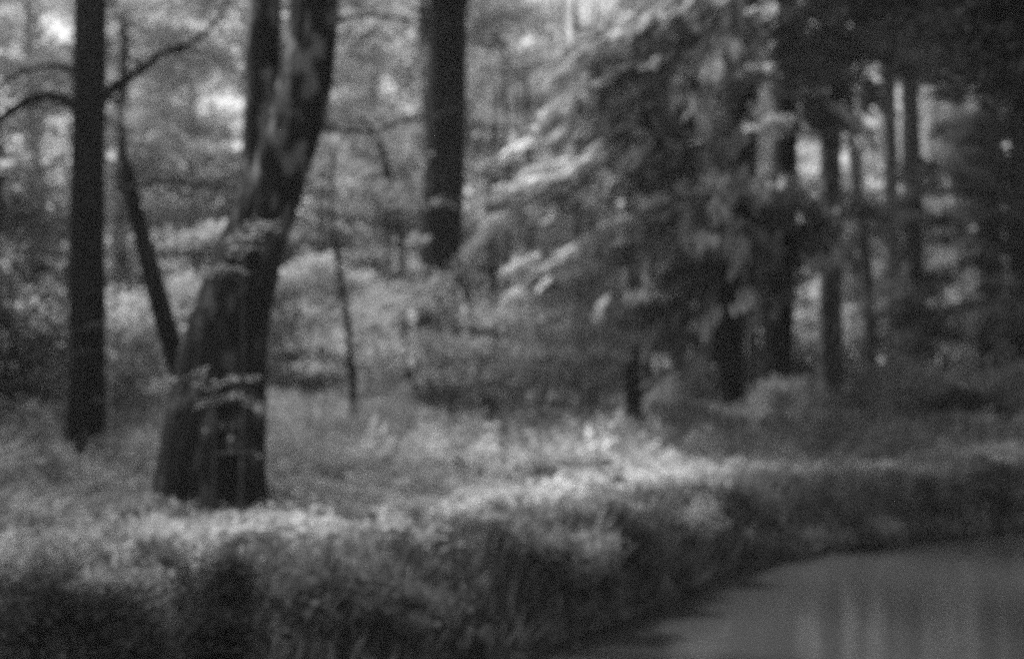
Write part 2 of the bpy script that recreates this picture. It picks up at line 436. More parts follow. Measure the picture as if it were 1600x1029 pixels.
# --- 6: the dark conifers at right, with drooping boughs
def bough(e, base, start, end, nleaf, tone, mat_='leaf_bough', sag=0.25, spread=0.55, llen=0.6, bark='bark_dark', sprays=16):
    """a drooping bough: a limb, side sprays and narrow leaves lying along it"""
    start = np.asarray(start, float); end = np.asarray(end, float)
    v = end - start; Ln = np.linalg.norm(v)
    mid = (start + end) / 2 + np.array([0, 0, Ln * 0.10])
    tb = Tubes(); tb.add([start, mid, end], [0.035, 0.02, 0.005], 5, 0.05, 0.3)
    ob = tb.build('bough', M[bark], e, base)
    lv = Leaves()
    side = norm(np.cross(v, [0, 0, 1.0]))
    for k in range(sprays):
        u = RNG.uniform(0.12, 1.0)
        c = (1 - u) ** 2 * start + 2 * u * (1 - u) * (mid * 2 - (start + end) / 2) + u * u * end
        axis_ = norm(v + side * RNG.normal() * 0.20 * Ln + np.array([0, 0, -1]) * RNG.uniform(-0.12, 0.12) * Ln)
        sl = RNG.uniform(0.5, 1.1)
        n_ = int(nleaf * 0.62) // sprays
        w = RNG.uniform(0, 1, n_)[:, None]
        lat = side * RNG.normal(size=(n_, 1)) * 0.09 + RNG.normal(size=(n_, 3)) * 0.04
        off = side * RNG.normal() * spread * 0.6
        p = c + off + axis_ * sl * w + lat + np.array([0, 0, -1.0]) * (w ** 2) * sag * 0.5
        a = axis_ + RNG.normal(size=(n_, 3)) * 0.16 + np.array([0, 0, -0.35]) * w
        nr = norm(np.array([0, 0, 1.0]) + RNG.normal(size=(n_, 3)) * 0.35 - 0.3 * v / Ln)
        s = llen * RNG.uniform(0.6, 1.3, n_)
        lv.add(p, a, nr, s, s * 0.17, np.clip(tone + RNG.normal() * 0.25 + RNG.normal(size=n_) * 0.12, 0, 1))
    lv.build('needles', M[mat_], ob)
    for o in ob.children: o.data.transform(Matrix.Translation([-float(c) for c in base]))

conifers = []
e6, b6, P6, R6 = tree('hemlock', 'broad dark conifer right of centre with drooping streaky boughs sweeping to the left', 'conifer',
    [(1122, 658, 88), (1126, 590, 78), (1133, 450, 64), (1150, 250, 54), (1165, 0, 46)], 32, 'bark_dark', 20)
e7, b7, P7, R7 = tree('hemlock', 'dark conifer trunk between the broad hemlock and the slender straight one', 'conifer',
    [(1203, 651, 60), (1210, 590, 52), (1220, 430, 44), (1226, 250, 40), (1230, 0, 34)], 34, 'bark_dark', 20)
e8, b8, P8, R8 = tree('slender_conifer', 'slender straight dark trunk with a bright misty gap on each side of its foot', 'conifer',
    [(1298, 655, 48), (1297, 600, 40), (1297, 450, 36), (1298, 200, 33), (1300, 0, 30)], 33, 'bark_mid', 19)
e9, b9, P9, R9 = tree('conifer', 'dim trunk with dark drooping needles, nearest right of the tall thick trunk', 'conifer',
    [(1003, 666, 30), (1000, 600, 26), (990, 400, 24), (985, 200, 25), (988, 0, 24)], 30, 'bark_dark', 17)

# boughs read from the photograph: start px, py, d  ->  end px, py, d, tone
B6 = [((1150, 60, 31), (1010, 130, 28), .45), ((1150, 90, 31), (930, 190, 27), .6), ((1150, 20, 31), (900, 110, 27), .55), ((1140, 130, 31), (1000, 230, 27.5), .5),
      ((1150, 190, 31), (1020, 260, 27), .35), ((1145, 240, 31), (900, 300, 26), .85), ((1150, 255, 31), (820, 345, 26.5), .7), ((1150, 280, 31), (760, 330, 27), .75),
      ((1150, 290, 31), (870, 385, 26), .6), ((1140, 310, 31), (930, 400, 26), .7), ((1150, 340, 31), (980, 440, 26), .45), ((1150, 350, 31), (1010, 420, 27), .6),
      ((1140, 370, 31), (1040, 450, 27), .35), ((1160, 300, 31), (1120, 420, 27), .5), ((1150, 110, 31), (840, 220, 27.5), .65), ((1150, 150, 31), (960, 260, 27), .5),
      ((1160, 0, 31), (1080, 120, 28), .5), ((1160, 40, 31), (1120, 180, 27), .4), ((1150, 200, 31), (880, 280, 27), .7), ((1150, 230, 31), (1060, 330, 26), .6),
      ((1150, 260, 31), (1100, 380, 26), .55), ((1150, -40, 31), (960, 60, 28), .3), ((1150, -60, 31), (1040, 60, 28), .25), ((1150, 300, 31), (1180, 400, 28), .2),
      ((1140, 390, 31), (1060, 500, 28), .15), ((1150, 330, 31), (900, 430, 27), .5), ((1150, 280, 31), (1000, 350, 26), .8)]
for s_, e_, tn in B6:
    bough(e6, b6, at(*s_), at(*e_), 560, tn)
for k in range(18):
    u = RNG.uniform(); tn = float(np.clip(0.7 + RNG.normal() * .15, .2, 1))
    sy = -20 + 400 * u; ln = RNG.uniform(120, 400) if u > .45 else RNG.uniform(100, 240)
    bough(e6, b6, at(1150 - RNG.uniform(0, 60), sy, 30.6), at(1130 - ln, sy + ln * RNG.uniform(0.25, 0.42), 26 + RNG.uniform(0, 2.5)), 300, tn)
for s_, e_, tn in [((1225, 120, 33), (1090, 220, 27), .7), ((1225, 200, 33), (1110, 290, 27), .7), ((1225, 280, 33), (1150, 380, 29), .2), ((1225, 340, 33), (1130, 430, 30), .15), ((1225, 60, 33), (1330, 170, 29), .05),
                   ((1225, 320, 33), (1300, 400, 30), .1), ((1225, 380, 33), (1180, 470, 31), .1), ((1225, 30, 33), (1100, 130, 27), .7), ((1225, 90, 33), (1290, 190, 29), .05)]:
    bough(e7, b7, at(*s_), at(*e_), 520, tn)
for s_, e_, tn in [((985, 60, 29.5), (930, 170, 27), .1), ((985, 100, 29.5), (1040, 210, 27), .1), ((985, 140, 29.5), (940, 220, 28), .05), ((985, 130, 29.5), (1010, 230, 28), .05), ((985, 20, 29.5), (900, 120, 28), .3),
                   ((1000, 450, 29.5), (960, 540, 28), .3), ((1000, 460, 29.5), (1040, 540, 28), .1)]:
    bough(e9, b9, at(*s_), at(*e_), 420, tn)

GAPS = [(1360, 175, 34), (1415, 165, 30), (1430, 180, 22), (1375, 255, 28), (1325, 260, 18), (1212, 240, 22), (1330, 420, 26), (1375, 130, 20), (1360, 225, 20), (1268, 265, 14), (1530, 160, 16), (1370, 300, 16),
        (1250, 520, 40), (1350, 540, 40), (1255, 460, 18)]
def keep_gap(q):
    px = 800 + q[0] / q[1] * F; py = HOR - (q[2] - CZ) / q[1] * F
    return all((px - g[0]) ** 2 + (py - g[1]) ** 2 > (g[2] + 14) ** 2 for g in GAPS)
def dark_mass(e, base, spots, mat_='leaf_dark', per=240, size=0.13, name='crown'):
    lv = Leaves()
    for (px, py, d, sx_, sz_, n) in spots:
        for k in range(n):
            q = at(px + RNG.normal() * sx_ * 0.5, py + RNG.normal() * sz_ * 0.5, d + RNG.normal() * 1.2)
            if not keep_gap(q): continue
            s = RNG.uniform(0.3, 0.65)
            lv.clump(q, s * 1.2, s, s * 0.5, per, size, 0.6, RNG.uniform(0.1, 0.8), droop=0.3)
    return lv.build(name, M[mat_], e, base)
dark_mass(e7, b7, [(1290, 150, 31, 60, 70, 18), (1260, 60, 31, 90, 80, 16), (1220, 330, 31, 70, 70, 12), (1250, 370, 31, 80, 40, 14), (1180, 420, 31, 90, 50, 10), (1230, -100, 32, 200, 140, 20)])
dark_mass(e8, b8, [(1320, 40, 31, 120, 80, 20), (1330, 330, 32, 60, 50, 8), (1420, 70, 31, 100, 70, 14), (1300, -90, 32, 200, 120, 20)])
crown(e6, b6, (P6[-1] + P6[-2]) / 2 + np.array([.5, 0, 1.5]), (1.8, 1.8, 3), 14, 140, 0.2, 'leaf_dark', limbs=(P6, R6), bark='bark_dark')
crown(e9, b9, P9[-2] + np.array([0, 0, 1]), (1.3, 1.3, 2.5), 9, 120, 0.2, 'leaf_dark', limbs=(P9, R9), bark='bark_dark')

RIGHT = [
    ('lean dark conifer crossing behind the slender straight trunk, tilted slightly to the left', [(1366, 634, 22), (1352, 400, 19), (1332, 230, 14), (1318, 0, 12)], 40),
    ('thin straight trunk in the second bright canopy gap at upper right', [(1397, 630, 26), (1394, 400, 24), (1388, 120, 22), (1385, 0, 20)], 42),
    ('dark trunk with low black foliage round its middle, right of the tall bright gap', [(1432, 640, 36), (1430, 480, 33), (1424, 250, 30), (1420, 0, 26)], 38),
    ('pole-like trunk beside the small bright patch low in the right-hand trees', [(1503, 628, 24), (1500, 400, 22), (1494, 150, 20), (1490, 0, 18)], 43),
    ('thick dim trunk in the gloom second from the right edge', [(1548, 645, 40), (1548, 450, 36), (1545, 200, 33), (1543, 0, 28)], 36),
    ('thickest dark trunk standing right at the right edge', [(1596, 650, 46), (1597, 450, 40), (1598, 200, 36), (1600, 0, 32)], 35),
]
for k, (lab, pts, d) in enumerate(RIGHT):
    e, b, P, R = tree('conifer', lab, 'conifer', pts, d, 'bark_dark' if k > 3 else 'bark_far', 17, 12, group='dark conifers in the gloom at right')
    cx = pts[-2][0]
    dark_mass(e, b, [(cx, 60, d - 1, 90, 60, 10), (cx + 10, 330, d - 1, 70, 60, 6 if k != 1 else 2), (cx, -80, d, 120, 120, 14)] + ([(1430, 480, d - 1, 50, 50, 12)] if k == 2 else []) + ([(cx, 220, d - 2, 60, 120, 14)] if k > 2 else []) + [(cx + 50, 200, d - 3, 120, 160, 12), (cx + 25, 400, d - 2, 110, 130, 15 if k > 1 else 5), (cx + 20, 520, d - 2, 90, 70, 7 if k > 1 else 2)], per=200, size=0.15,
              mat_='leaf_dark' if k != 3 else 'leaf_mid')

# --- 7: the tree whose boughs hang in from the right above the water
e, b, P, R = tree('overhanging_tree', 'tree just outside the right edge whose black boughs hang over the top right corner', 'tree',
    [(2100, 820, 150), (2080, 600, 130), (2060, 300, 120), (2040, 0, 110)], 13.5, 'bark_dark', 13)
for pts in ([(2050, 200, 40), (1800, 120, 24), (1650, 110, 16), (1560, 60, 11), (1490, 10, 7), (1440, -40, 4)], [(2050, 0, 40), (1800, -60, 26), (1600, -20, 16), (1450, 20, 9), (1330, 30, 5)],
            [(2050, -200, 40), (1700, -260, 26), (1450, -200, 16), (1250, -120, 9), (1130, -60, 5)]):
    branch(e, b, pts, 13.5, 'bark_dark', [0, -1, -1.5, -1.7, -1.8, -1.9][:len(pts)])
lv = Leaves()
for (px, py, sx_, sz_, n) in [(1540, 20, 110, 60, 34), (1440, -20, 140, 50, 26), (1590, 90, 60, 50, 14), (1300, -60, 180, 40, 22), (1560, -160, 250, 120, 50), (1800, 0, 200, 150, 40), (1650, 200, 60, 90, 12), (1500, -450, 400, 200, 60), (1900, -400, 300, 200, 50)]:
    for k in range(n):
        q = at(px + RNG.normal() * sx_ * 0.5, py + RNG.normal() * sz_ * 0.5, 12 + RNG.normal() * 0.9)
        if not keep_gap(q): continue
        s = RNG.uniform(0.18, 0.4)
        lv.clump(q, s * 1.2, s * 1.2, s * 0.5, 90, 0.09, 0.6, RNG.uniform(0, .6), droop=0.3)
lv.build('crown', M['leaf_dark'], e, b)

# --- 8: slim stems and saplings of the middle distance
SLIM = [
    ('thin whippy sapling leaning left, its foot just right of the brightest low glint', [(556, 640, 9), (550, 570, 8), (538, 470, 7), (526, 400, 6), (518, 330, 5), (520, 240, 4)], 24, 6.0),
    ('thin bent sapling half-way between the two-stemmed tree and the tall thick trunk', [(640, 640, 8), (628, 400, 7), (612, 290, 6), (590, 215, 5), (560, 180, 4)], 26, 6.0),
    ('hair-thin straight stem just left of the tall thick trunk', [(605, 650, 9), (607, 520, 7), (606, 400, 6), (600, 200, 5)], 28, 7.0),
    ('short crooked stem among the shrubs right of the tall thick trunk', [(762, 650, 12), (752, 560, 11), (738, 490, 10), (726, 440, 8)], 27, 5.0),
    ('short upright dark stem rising from the shrubs at the centre', [(776, 665, 18), (777, 600, 15), (774, 520, 12), (770, 450, 9)], 27, 6.0),
    ('slim stem right of the upright dark one at the centre', [(832, 655, 12), (829, 560, 10), (828, 400, 9), (824, 200, 7)], 31, 9.0),
    ('slim grey stem above the pale shrubs, right of the tall thick trunk', [(790, 650, 10), (792, 420, 8), (790, 220, 7), (788, 60, 5)], 33, 10.0),
    ('paired grey pole, the left one, under the tips of the sweeping boughs', [(902, 640, 13), (904, 430, 11), (902, 250, 10), (900, 60, 8)], 38, 12.0),
    ('paired grey pole, the right one, under the tips of the sweeping boughs', [(926, 640, 13), (924, 430, 11), (925, 250, 10), (930, 60, 8)], 39, 12.0),
    ('grey stem seen between the dim needled trunk and the broad hemlock', [(1062, 640, 20), (1058, 450, 17), (1048, 240, 15), (1040, 60, 12)], 40, 13.0),
]
for lab, pts, d, top in SLIM:
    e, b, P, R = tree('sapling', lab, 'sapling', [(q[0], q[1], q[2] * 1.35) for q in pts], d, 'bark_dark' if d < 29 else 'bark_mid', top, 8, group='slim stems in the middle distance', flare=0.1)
    crown(e, b, P[-1] - np.array([0, 0, 1.0]), (1.3, 1.3, 1.3), 10, 70, 0.10, 'leaf_mid', cl=(0.3, 0.6), limbs=(P, R))

# --- 9: the short stump with a thin leaning stick
e, b, P, R = tree('stump', 'short black stump with a thin stick leaning off it, left of the broad hemlock', 'stump',
    [(992, 700, 34), (990, 640, 26), (988, 600, 25), (987, 566, 22)], 25, 'bark_dark', 0, 12, extend=False)
branch(e, b, [(990, 625, 9), (1015, 605, 6), (1045, 580, 5), (1070, 560, 3)], 25, 'bark_dark', name='stick')

# ------------------------------------------------------------------ shrubs (each one its own thing)
def shrub(name, label, px, d, wpx, top, bottom, clumps, per, size, mat_, tone=None, group=None, cl=(0.35, 0.6), flat=0.4):
    w = wpx / F * d / 2
    x = (px - 800) / F * d
    base = np.array([x, d, gz(x, d)])
    zt = CZ + (HOR - top) / F * d
    zb = max(base[2] + 0.1, CZ + (HOR - bottom) / F * d)
    e = empty(name, base); tag(e, label, 'shrub', group)
    lv = Leaves(); tb = Tubes()
    for k in range(clumps):
        u = RNG.normal(size=3); u = u / np.linalg.norm(u) * RNG.uniform(0.2, 1) ** 0.5
        q = np.array([x + u[0] * w, d + u[1] * w * 0.7, (zt + zb) / 2 + u[2] * (zt - zb) / 2])
        s = RNG.uniform(*cl)
        lv.clump(q, s, s, s * flat, per, size, 0.6, tone if tone is None else float(np.clip(tone + RNG.normal() * 0.15, 0, 1)), droop=0.2)
        if k % 3 == 0:
            o0 = base + np.array([RNG.normal() * 0.1, RNG.normal() * 0.1, -0.05])
            tb.add([o0, (o0 + q) / 2 + np.array([0, 0, 0.2 * (q[2] - o0[2])]), q], [0.025, 0.014, 0.005], 5, 0.05, 0.4)
    tb.build('stems', M['bark_mid'], e, base)
    lv.build('foliage', M[mat_], e, base)
    return e

shrub('shrub', 'pale layered shrub between the left edge and the straight black trunk', 75, 27, 130, 440, 690, 52, 130, 0.11, 'leaf_pale')
shrub('shrub', 'bright pale shrub between the straight black trunk and the leaning snag', 205, 26, 110, 450, 720, 46, 150, 0.11, 'leaf_pale')
shrub('shrub', 'tall dark shrub in the left margin, in front of the pale one', -5, 20, 110, 440, 740, 30, 130, 0.09, 'leaf_dark')
shrub('shrub', 'pale shrub right behind the forked part of the big tree', 330, 30, 190, 340, 640, 60, 110, 0.12, 'leaf_mid', .7)
shrub('shrub', 'bright airy shrub just right of the big two-stemmed tree', 490, 30, 200, 390, 545, 56, 110, 0.12, 'leaf_mid', .8)
shrub('shrub', 'pale shrub hiding the foot of the tall thick trunk', 690, 24.5, 280, 395, 640, 58, 62, 0.085, 'leaf_mid', .8, flat=.25, cl=(.35, .75))
shrub('shrub', 'grey spreading shrub at the centre below the sweeping boughs', 850, 26, 290, 420, 640, 50, 65, 0.085, 'leaf_mid', .6, flat=.2, cl=(.35, .75))
shrub('shrub', 'dark bush under the tall thick trunk, right of its foot', 700, 26, 100, 530, 670, 16, 110, 0.09, 'leaf_mid', .0)
shrub('shrub', 'dark twiggy bush round the short upright stem at the centre', 800, 27, 110, 520, 660, 15, 100, 0.09, 'leaf_mid', .05)
shrub('shrub', 'dim bush left of the tall thick trunk, under the low glints', 610, 26, 120, 575, 670, 24, 140, 0.09, 'leaf_mid', .15)
shrub('shrub', 'airy veil-like shrub between the big two-stemmed tree and the tall thick trunk', 560, 27, 180, 440, 650, 44, 60, 0.09, 'leaf_mid', .6, flat=.25, cl=(.35, .7))
shrub('shrub', 'light grey shrub left of the black stump', 925, 27, 150, 480, 620, 40, 140, 0.09, 'leaf_mid', .55)
shrub('shrub', 'dim bush between the broad hemlock and the black stump', 1050, 29, 120, 540, 670, 26, 140, 0.10, 'leaf_mid', .2)
shrub('shrub', 'low dim bush at the foot of the slender straight trunk', 1240, 31, 140, 590, 670, 22, 130, 0.10, 'leaf_mid', .45)
shrub('shrub', 'grey bush in the gloom right of the slender straight trunk', 1400, 31, 200, 560, 670, 34, 140, 0.10, 'leaf_mid', .35)
shrub('shrub', 'dark low bush on the far right of the clearing', 1510, 29, 130, 600, 680, 22, 140, 0.10, 'leaf_dark')
shrub('shrub', 'dim spreading bush at the right edge beneath the edge trunk', 1590, 30, 160, 560, 680, 26, 140, 0.10, 'leaf_mid', .2)

# leafy sapling in front of the big trunk: flat sprays of pale leaves
def spray_sapling(label, px, d, sprays, group=None):
    x = (px - 800) / F * d; base = np.array([x, d, gz(x, d)])
    e = empty('beech_sapling', base); tag(e, label, 'sapling', group)
    zt = max(at(s[0], s[1], d)[2] for s in sprays)
    tb = Tubes(); tb.add([base, base + np.array([0.03, 0, (zt - base[2]) * 0.5]), np.array([x + 0.02, d, zt])], [0.018, 0.012, 0.004], 6, 0.02, 0.3)
    tb.build('stem', M['bark_mid'], e, base)
    for (sx0, sy0, sx1, sy1, n) in sprays:
        a0 = at(sx0, sy0, d); a1 = at(sx1, sy1, d)
        st = np.array([x, d, a0[2] - 0.05])
        t2 = Tubes(); t2.add([st, a0 * .5 + a1 * .5, a1], [0.006, 0.004, 0.002], 4, 0, 0.2)
        ob = t2.build('twig', M['bark_mid'], e, base)
        lv = Leaves(); u = RNG.uniform(0, 1, (n, 1))
        p = a0 + (a1 - a0) * u + RNG.normal(size=(n, 3)) * np.array([0.05, 0.16, 0.014]) + np.array([0, 0, 1]) * 0.03 * np.sin(u * 3)
        p = p[:max(4, int(n * .7))]; n = len(p)
        lv.add(p, (a1 - a0) + RNG.normal(size=(n, 3)) * 0.25 * np.array([1, 1, .2]), norm(np.array([0, -0.25, 1.0]) + RNG.normal(size=(n, 3)) * 0.25), 0.07 * RNG.uniform(.5, 1.4, n), 0.024, RNG.uniform(.5, 1, n))
        lv.build('leaves', M['leaf_mid'], ob, base)
spray_sapling('slight sapling whose pale flat sprays cross the big trunk at mid height', 330, 12.7,
    [(322, 604, 398, 592, 52), (318, 634, 366, 618, 26), (366, 618, 416, 646, 30), (296, 590, 318, 580, 10), (282, 588, 246, 610, 16), (380, 655, 412, 640, 8), (372, 700, 398, 712, 7), (345, 660, 372, 684, 5)])
spray_sapling('leafy sapling with a feathery pale spray just below the fork of the big tree', 375, 12.4,
    [(355, 385, 400, 365, 30), (370, 375, 428, 350, 30), (350, 400, 395, 390, 20), (345, 415, 390, 430, 14), (385, 360, 425, 348, 16), (330, 430, 365, 420, 16)])
spray_sapling('short sapling with one long pale spray across the foot of the straight black trunk', 180, 19,
    [(120, 517, 162, 506, 22), (165, 500, 190, 512, 24), (185, 540, 235, 535, 30), (195, 560, 262, 545, 30), (170, 580, 230, 590, 34), (165, 630, 140, 625, 8), (160, 545, 130, 552, 5), (215, 515, 262, 530, 22)])

# ------------------------------------------------------------------ trees of the pale background
def back_tree_mesh(mat_, h, w, clumps, per, size):
    P = [np.array([0, 0, -0.3]), np.array([RNG.normal() * .2, 0, h * .35]), np.array([RNG.normal() * .4, 0, h * .7]), np.array([RNG.normal() * .4, 0, h])]
    R = [0.26, 0.2, 0.13, 0.03]
    tb = Tubes(); tb.add(P, R, 10, 0.06, 0.5)
    lv = Leaves(); lb = Tubes()
    for k in range(clumps):
        z = RNG.uniform(0.20, 1.0) * h
        rr = w * (0.55 + 0.45 * math.sin(min(1, z / h * 1.25) * math.pi)) * RNG.uniform(0.3, 1) ** 0.5
        th = RNG.uniform(0, 2 * math.pi)
        q = np.array([rr * math.cos(th), rr * math.sin(th), z])
        s = RNG.uniform(0.5, 1.1)
        lv.clump(q, s * 1.1, s * 1.1, s * 0.4, per, size, 0.55, droop=0.2)
        if k % 3 == 0:
            zt = max(0.8, z - rr * 0.4)
            lb.add([np.array([0, 0, zt]), q * np.array([.5, .5, .5]) + np.array([0, 0, zt * .5 + .15]), q], [0.05, 0.03, 0.008], 4, 0.05, 0.6)
    return tb, lv, lb
protos = []
for k in range(4):
    e = empty('leafy_tree', (0, 0, 0))
    tb, lv, lb = back_tree_mesh('leaf_pale', 13, 3.6, 120, 170, 0.19)
    t_ = tb.build('trunk', M['bark_far'], e); c_ = lv.build('crown', M['leaf_pale'], e); l_ = lb.build('limbs', M['bark_far'], e)
    protos.append((e, [t_, c_, l_]))
for n_, (px, d, w, t0, hh) in enumerate([(490, 37, 230, 562, 0), (525, 35, 50, 545, 0), (660, 39, 200, 572, 0), (780, 40, 160, 574, 0), (-60, 38, 260, 430, 0), (130, 40, 200, 470, 0), (260, 38, 220, 440, 0), (400, 42, 180, 450, 0), (430, 36, 110, 500, 0), (588, 38, 60, 470, 0), (715, 37, 120, 470, 0), (840, 38, 150, 460, 0), (950, 40, 170, 450, 0),
        (1075, 40, 180, 450, 0), (1190, 42, 120, 460, 0), (1260, 40, 80, 500, 0), (1335, 42, 90, 480, 0), (1400, 41, 130, 450, 0), (1540, 40, 150, 430, 0), (1660, 38, 200, 430, 0)]):
    shrub('shrub', 'hazy grey shrub of the understory behind the clearing', px, d, w, t0, 650, 44, 110, 0.15, 'leaf_mid', RNG.uniform(.2, .8), 'understory shrubs behind the clearing', cl=(0.5, 0.8))
BACK = [(-60, 40, 0, 'hazy leafy tree filling the left edge behind the dim leaning trunk'), (60, 44, 1, 'hazy leafy tree seen left of the straight black trunk'), (190, 40, 2, 'bright hazy leafy tree between the straight black trunk and the snag'),
        (300, 46, 3, 'bright leafy crown showing above the leaning snag'), (400, 40, 0, 'leafy tree seen through the fork of the big tree'), (500, 44, 1, 'pale leafy tree just right of the big two-stemmed tree'),
        (590, 48, 2, 'pale leafy tree behind the thin bent sapling'), (665, 41, 3, 'leafy tree directly behind the tall thick trunk'), (770, 46, 0, 'grey leafy tree right of the tall thick trunk, above the central shrubs'),
        (860, 50, 1, 'soft leafy tree behind the tips of the sweeping boughs'), (960, 52, 2, 'leafy tree behind the dim needled trunk'), (1090, 50, 3, 'leafy tree behind the broad hemlock'),
        (1210, 54, 0, 'leafy tree glowing in the gap left of the slender straight trunk'), (1420, 56, 1, 'leafy tree glowing in the gaps right of the slender straight trunk'), (1480, 50, 2, 'leafy tree dim behind the pole-like trunk at right'), (1620, 47, 3, 'leafy tree behind the trunk at the right edge'),
        (-220, 34, 1, 'leafy tree beyond the left edge of the clearing'), (-520, 22, 2, 'leafy tree out of view at left that shades the left bank'), (-890, 14.6, 3, 'nearest leafy tree out of view at left, added to shade the bank corner')]  # last two trees are unseen, added to shade the left bank
used = set()
for n_, (px, d, k, lab) in enumerate(BACK):
    pe, parts = protos[k]
    if k not in used: e = pe; used.add(k)
    else:
        e = pe.copy(); COL.objects.link(e)
        for c in parts:
            c2 = c.copy(); c2.parent = e; COL.objects.link(c2)
    x = (px - 800) / F * d
    e.location = (x, d, gz(x, d)); e.rotation_euler = (0, 0, RNG.uniform(0, 6.28)); s = RNG.uniform(0.9, 1.2) if d > 15 else 0.85
    e.scale = (s, s, s * RNG.uniform(0.95, 1.1))
    tag(e, lab, 'tree', 'leafy trees of the pale background')

# far-off wood: reads as one mass
lv = Leaves()
for k in range(2000):
    px = RNG.uniform(-900, 2500); d = RNG.uniform(62, 85)
    x = (px - 800) / F * d; z0 = gz(x, d)
    z = z0 + (RNG.uniform(3.0, 25) if RNG.uniform() < 0.9 else RNG.uniform(0.5, 3))
    if fbm(px / 150 + 3, z / 4.0) < 0.2: continue
    pyk = HOR - (z - CZ) / d * F
    if (abs(px - 1350) < 50 and 60 < pyk < 300) or (abs(px - 1425) < 30 and 120 < pyk < 220) or (abs(px - 1330) < 22 and 370 < pyk < 470) or (abs(px - 1465) < 16 and 170 < pyk < 340): continue   # openings to the sky
    s = RNG.uniform(0.9, 1.9)
    lv.clump((x, d, z), s * 1.2, s * 1.2, s * 0.5, 130, 0.34, 0.55, droop=0.1)
tag(lv.build('woodland', M['leaf_pale']), 'far-off wood of pale leafy trees closing the view', 'woodland', kind='stuff')

# distant trunks, told apart by nothing
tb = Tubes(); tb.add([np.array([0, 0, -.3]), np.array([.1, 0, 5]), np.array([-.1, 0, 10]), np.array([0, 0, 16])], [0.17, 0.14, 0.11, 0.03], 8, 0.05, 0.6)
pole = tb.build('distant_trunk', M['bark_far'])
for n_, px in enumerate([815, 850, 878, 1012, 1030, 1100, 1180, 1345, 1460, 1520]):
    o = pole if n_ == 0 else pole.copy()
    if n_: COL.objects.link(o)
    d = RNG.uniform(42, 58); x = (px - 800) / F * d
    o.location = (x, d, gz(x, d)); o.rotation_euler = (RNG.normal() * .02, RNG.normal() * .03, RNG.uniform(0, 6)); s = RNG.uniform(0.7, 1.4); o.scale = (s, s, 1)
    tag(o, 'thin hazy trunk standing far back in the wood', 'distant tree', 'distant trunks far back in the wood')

# ------------------------------------------------------------------ ground cover: grass, herbs, bank growth
def scatter(n, dmin, dmax, pxl=-250, pxr=1850):
    u = RNG.uniform(0, 1, n); d = dmin * (dmax / dmin) ** u
    px = RNG.uniform(pxl, pxr, n)
    return (px - 800) / F * d, d
def sdist(x, y): return (y - shore(x)) * 0.88
def canopy(x, y):
    """height of the herb layer"""
    a = fbm(x * 0.9 + 5, y * 0.9, 4)
    b = fbm(x * 2.2 + 25, y * 2.2 + 8, 3)
    back = np.clip((y - 20.5 - np.clip(x, -3, 6) * 0.5) / 7, 0, 1)
    return 0.06 + 0.42 * np.clip(a - 0.25, 0, 1) * 1.3 + 0.25 * np.clip(b - 0.4, 0, 1) + back * (0.25 + 0.9 * np.clip(fbm(x * 0.5, y * 0.3 + 60, 3) - 0.2, 0, 1))

x, y = scatter(620000, 7.6, 46)
s = sdist(x, y)
ok = (s > 0.75) & ((s > 2.4) | (fbm(x * 1.3 + 3, y * 1.3) > 0.40)) & (RNG.uniform(0, 1, len(x)) < np.clip(0.35 + (s - .7) * 0.8, 0, 1))
x, y = x[ok], y[ok]; n = len(x)
hc = canopy(x, y)
z = height(x, y) + hc * RNG.uniform(0.1, 1.0, n) ** 0.7
lv = Leaves()
nr = norm(np.array([0, -0.1, 1.0]) + RNG.normal(size=(n, 3)) * 0.45)
a = RNG.normal(size=(n, 3)); a = np.cross(np.cross(nr, a), nr)
sz = 0.055 * RNG.uniform(0.6, 1.5, n) * (0.75 + y / 30)
sb = sdist(x, y)
tn = np.clip(fbm(x * 0.6 + 50, y * 0.6) * 0.7 - 0.12 + 0.6 * np.exp(-((sb - 2.1) / 1.1) ** 2) - 0.5 * np.clip((y - 19) / 7, 0, 1) + RNG.normal(size=n) * 0.15, 0, 1)  # paler band along the brink: sunlight painted into the leaf tone
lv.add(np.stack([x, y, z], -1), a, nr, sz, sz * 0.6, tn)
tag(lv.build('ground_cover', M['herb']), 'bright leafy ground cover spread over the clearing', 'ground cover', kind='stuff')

x, y = scatter(100000, 7.6, 40)
s = sdist(x, y); ok = (s > 0.5); x, y = x[ok], y[ok]; n = len(x)
hc = canopy(x, y) * 1.05 + 0.03
lean = RNG.normal(size=(n, 3)) * 0.6; lean[:, 2] = 1
L_ = hc * RNG.uniform(0.6, 1.3, n)
c = np.stack([x, y, height(x, y)], -1) + norm(lean) * L_[:, None] * 0.5
lv = Leaves(); nr = np.cross(norm(lean), RNG.normal(size=(n, 3)))
lv.add(c, lean, norm(nr), L_, 0.012 * (0.7 + y / 25), RNG.uniform(0.2, 1, n))
tag(lv.build('grass', M['grass']), 'tall soft bright grass standing in the clearing', 'grass', kind='stuff')

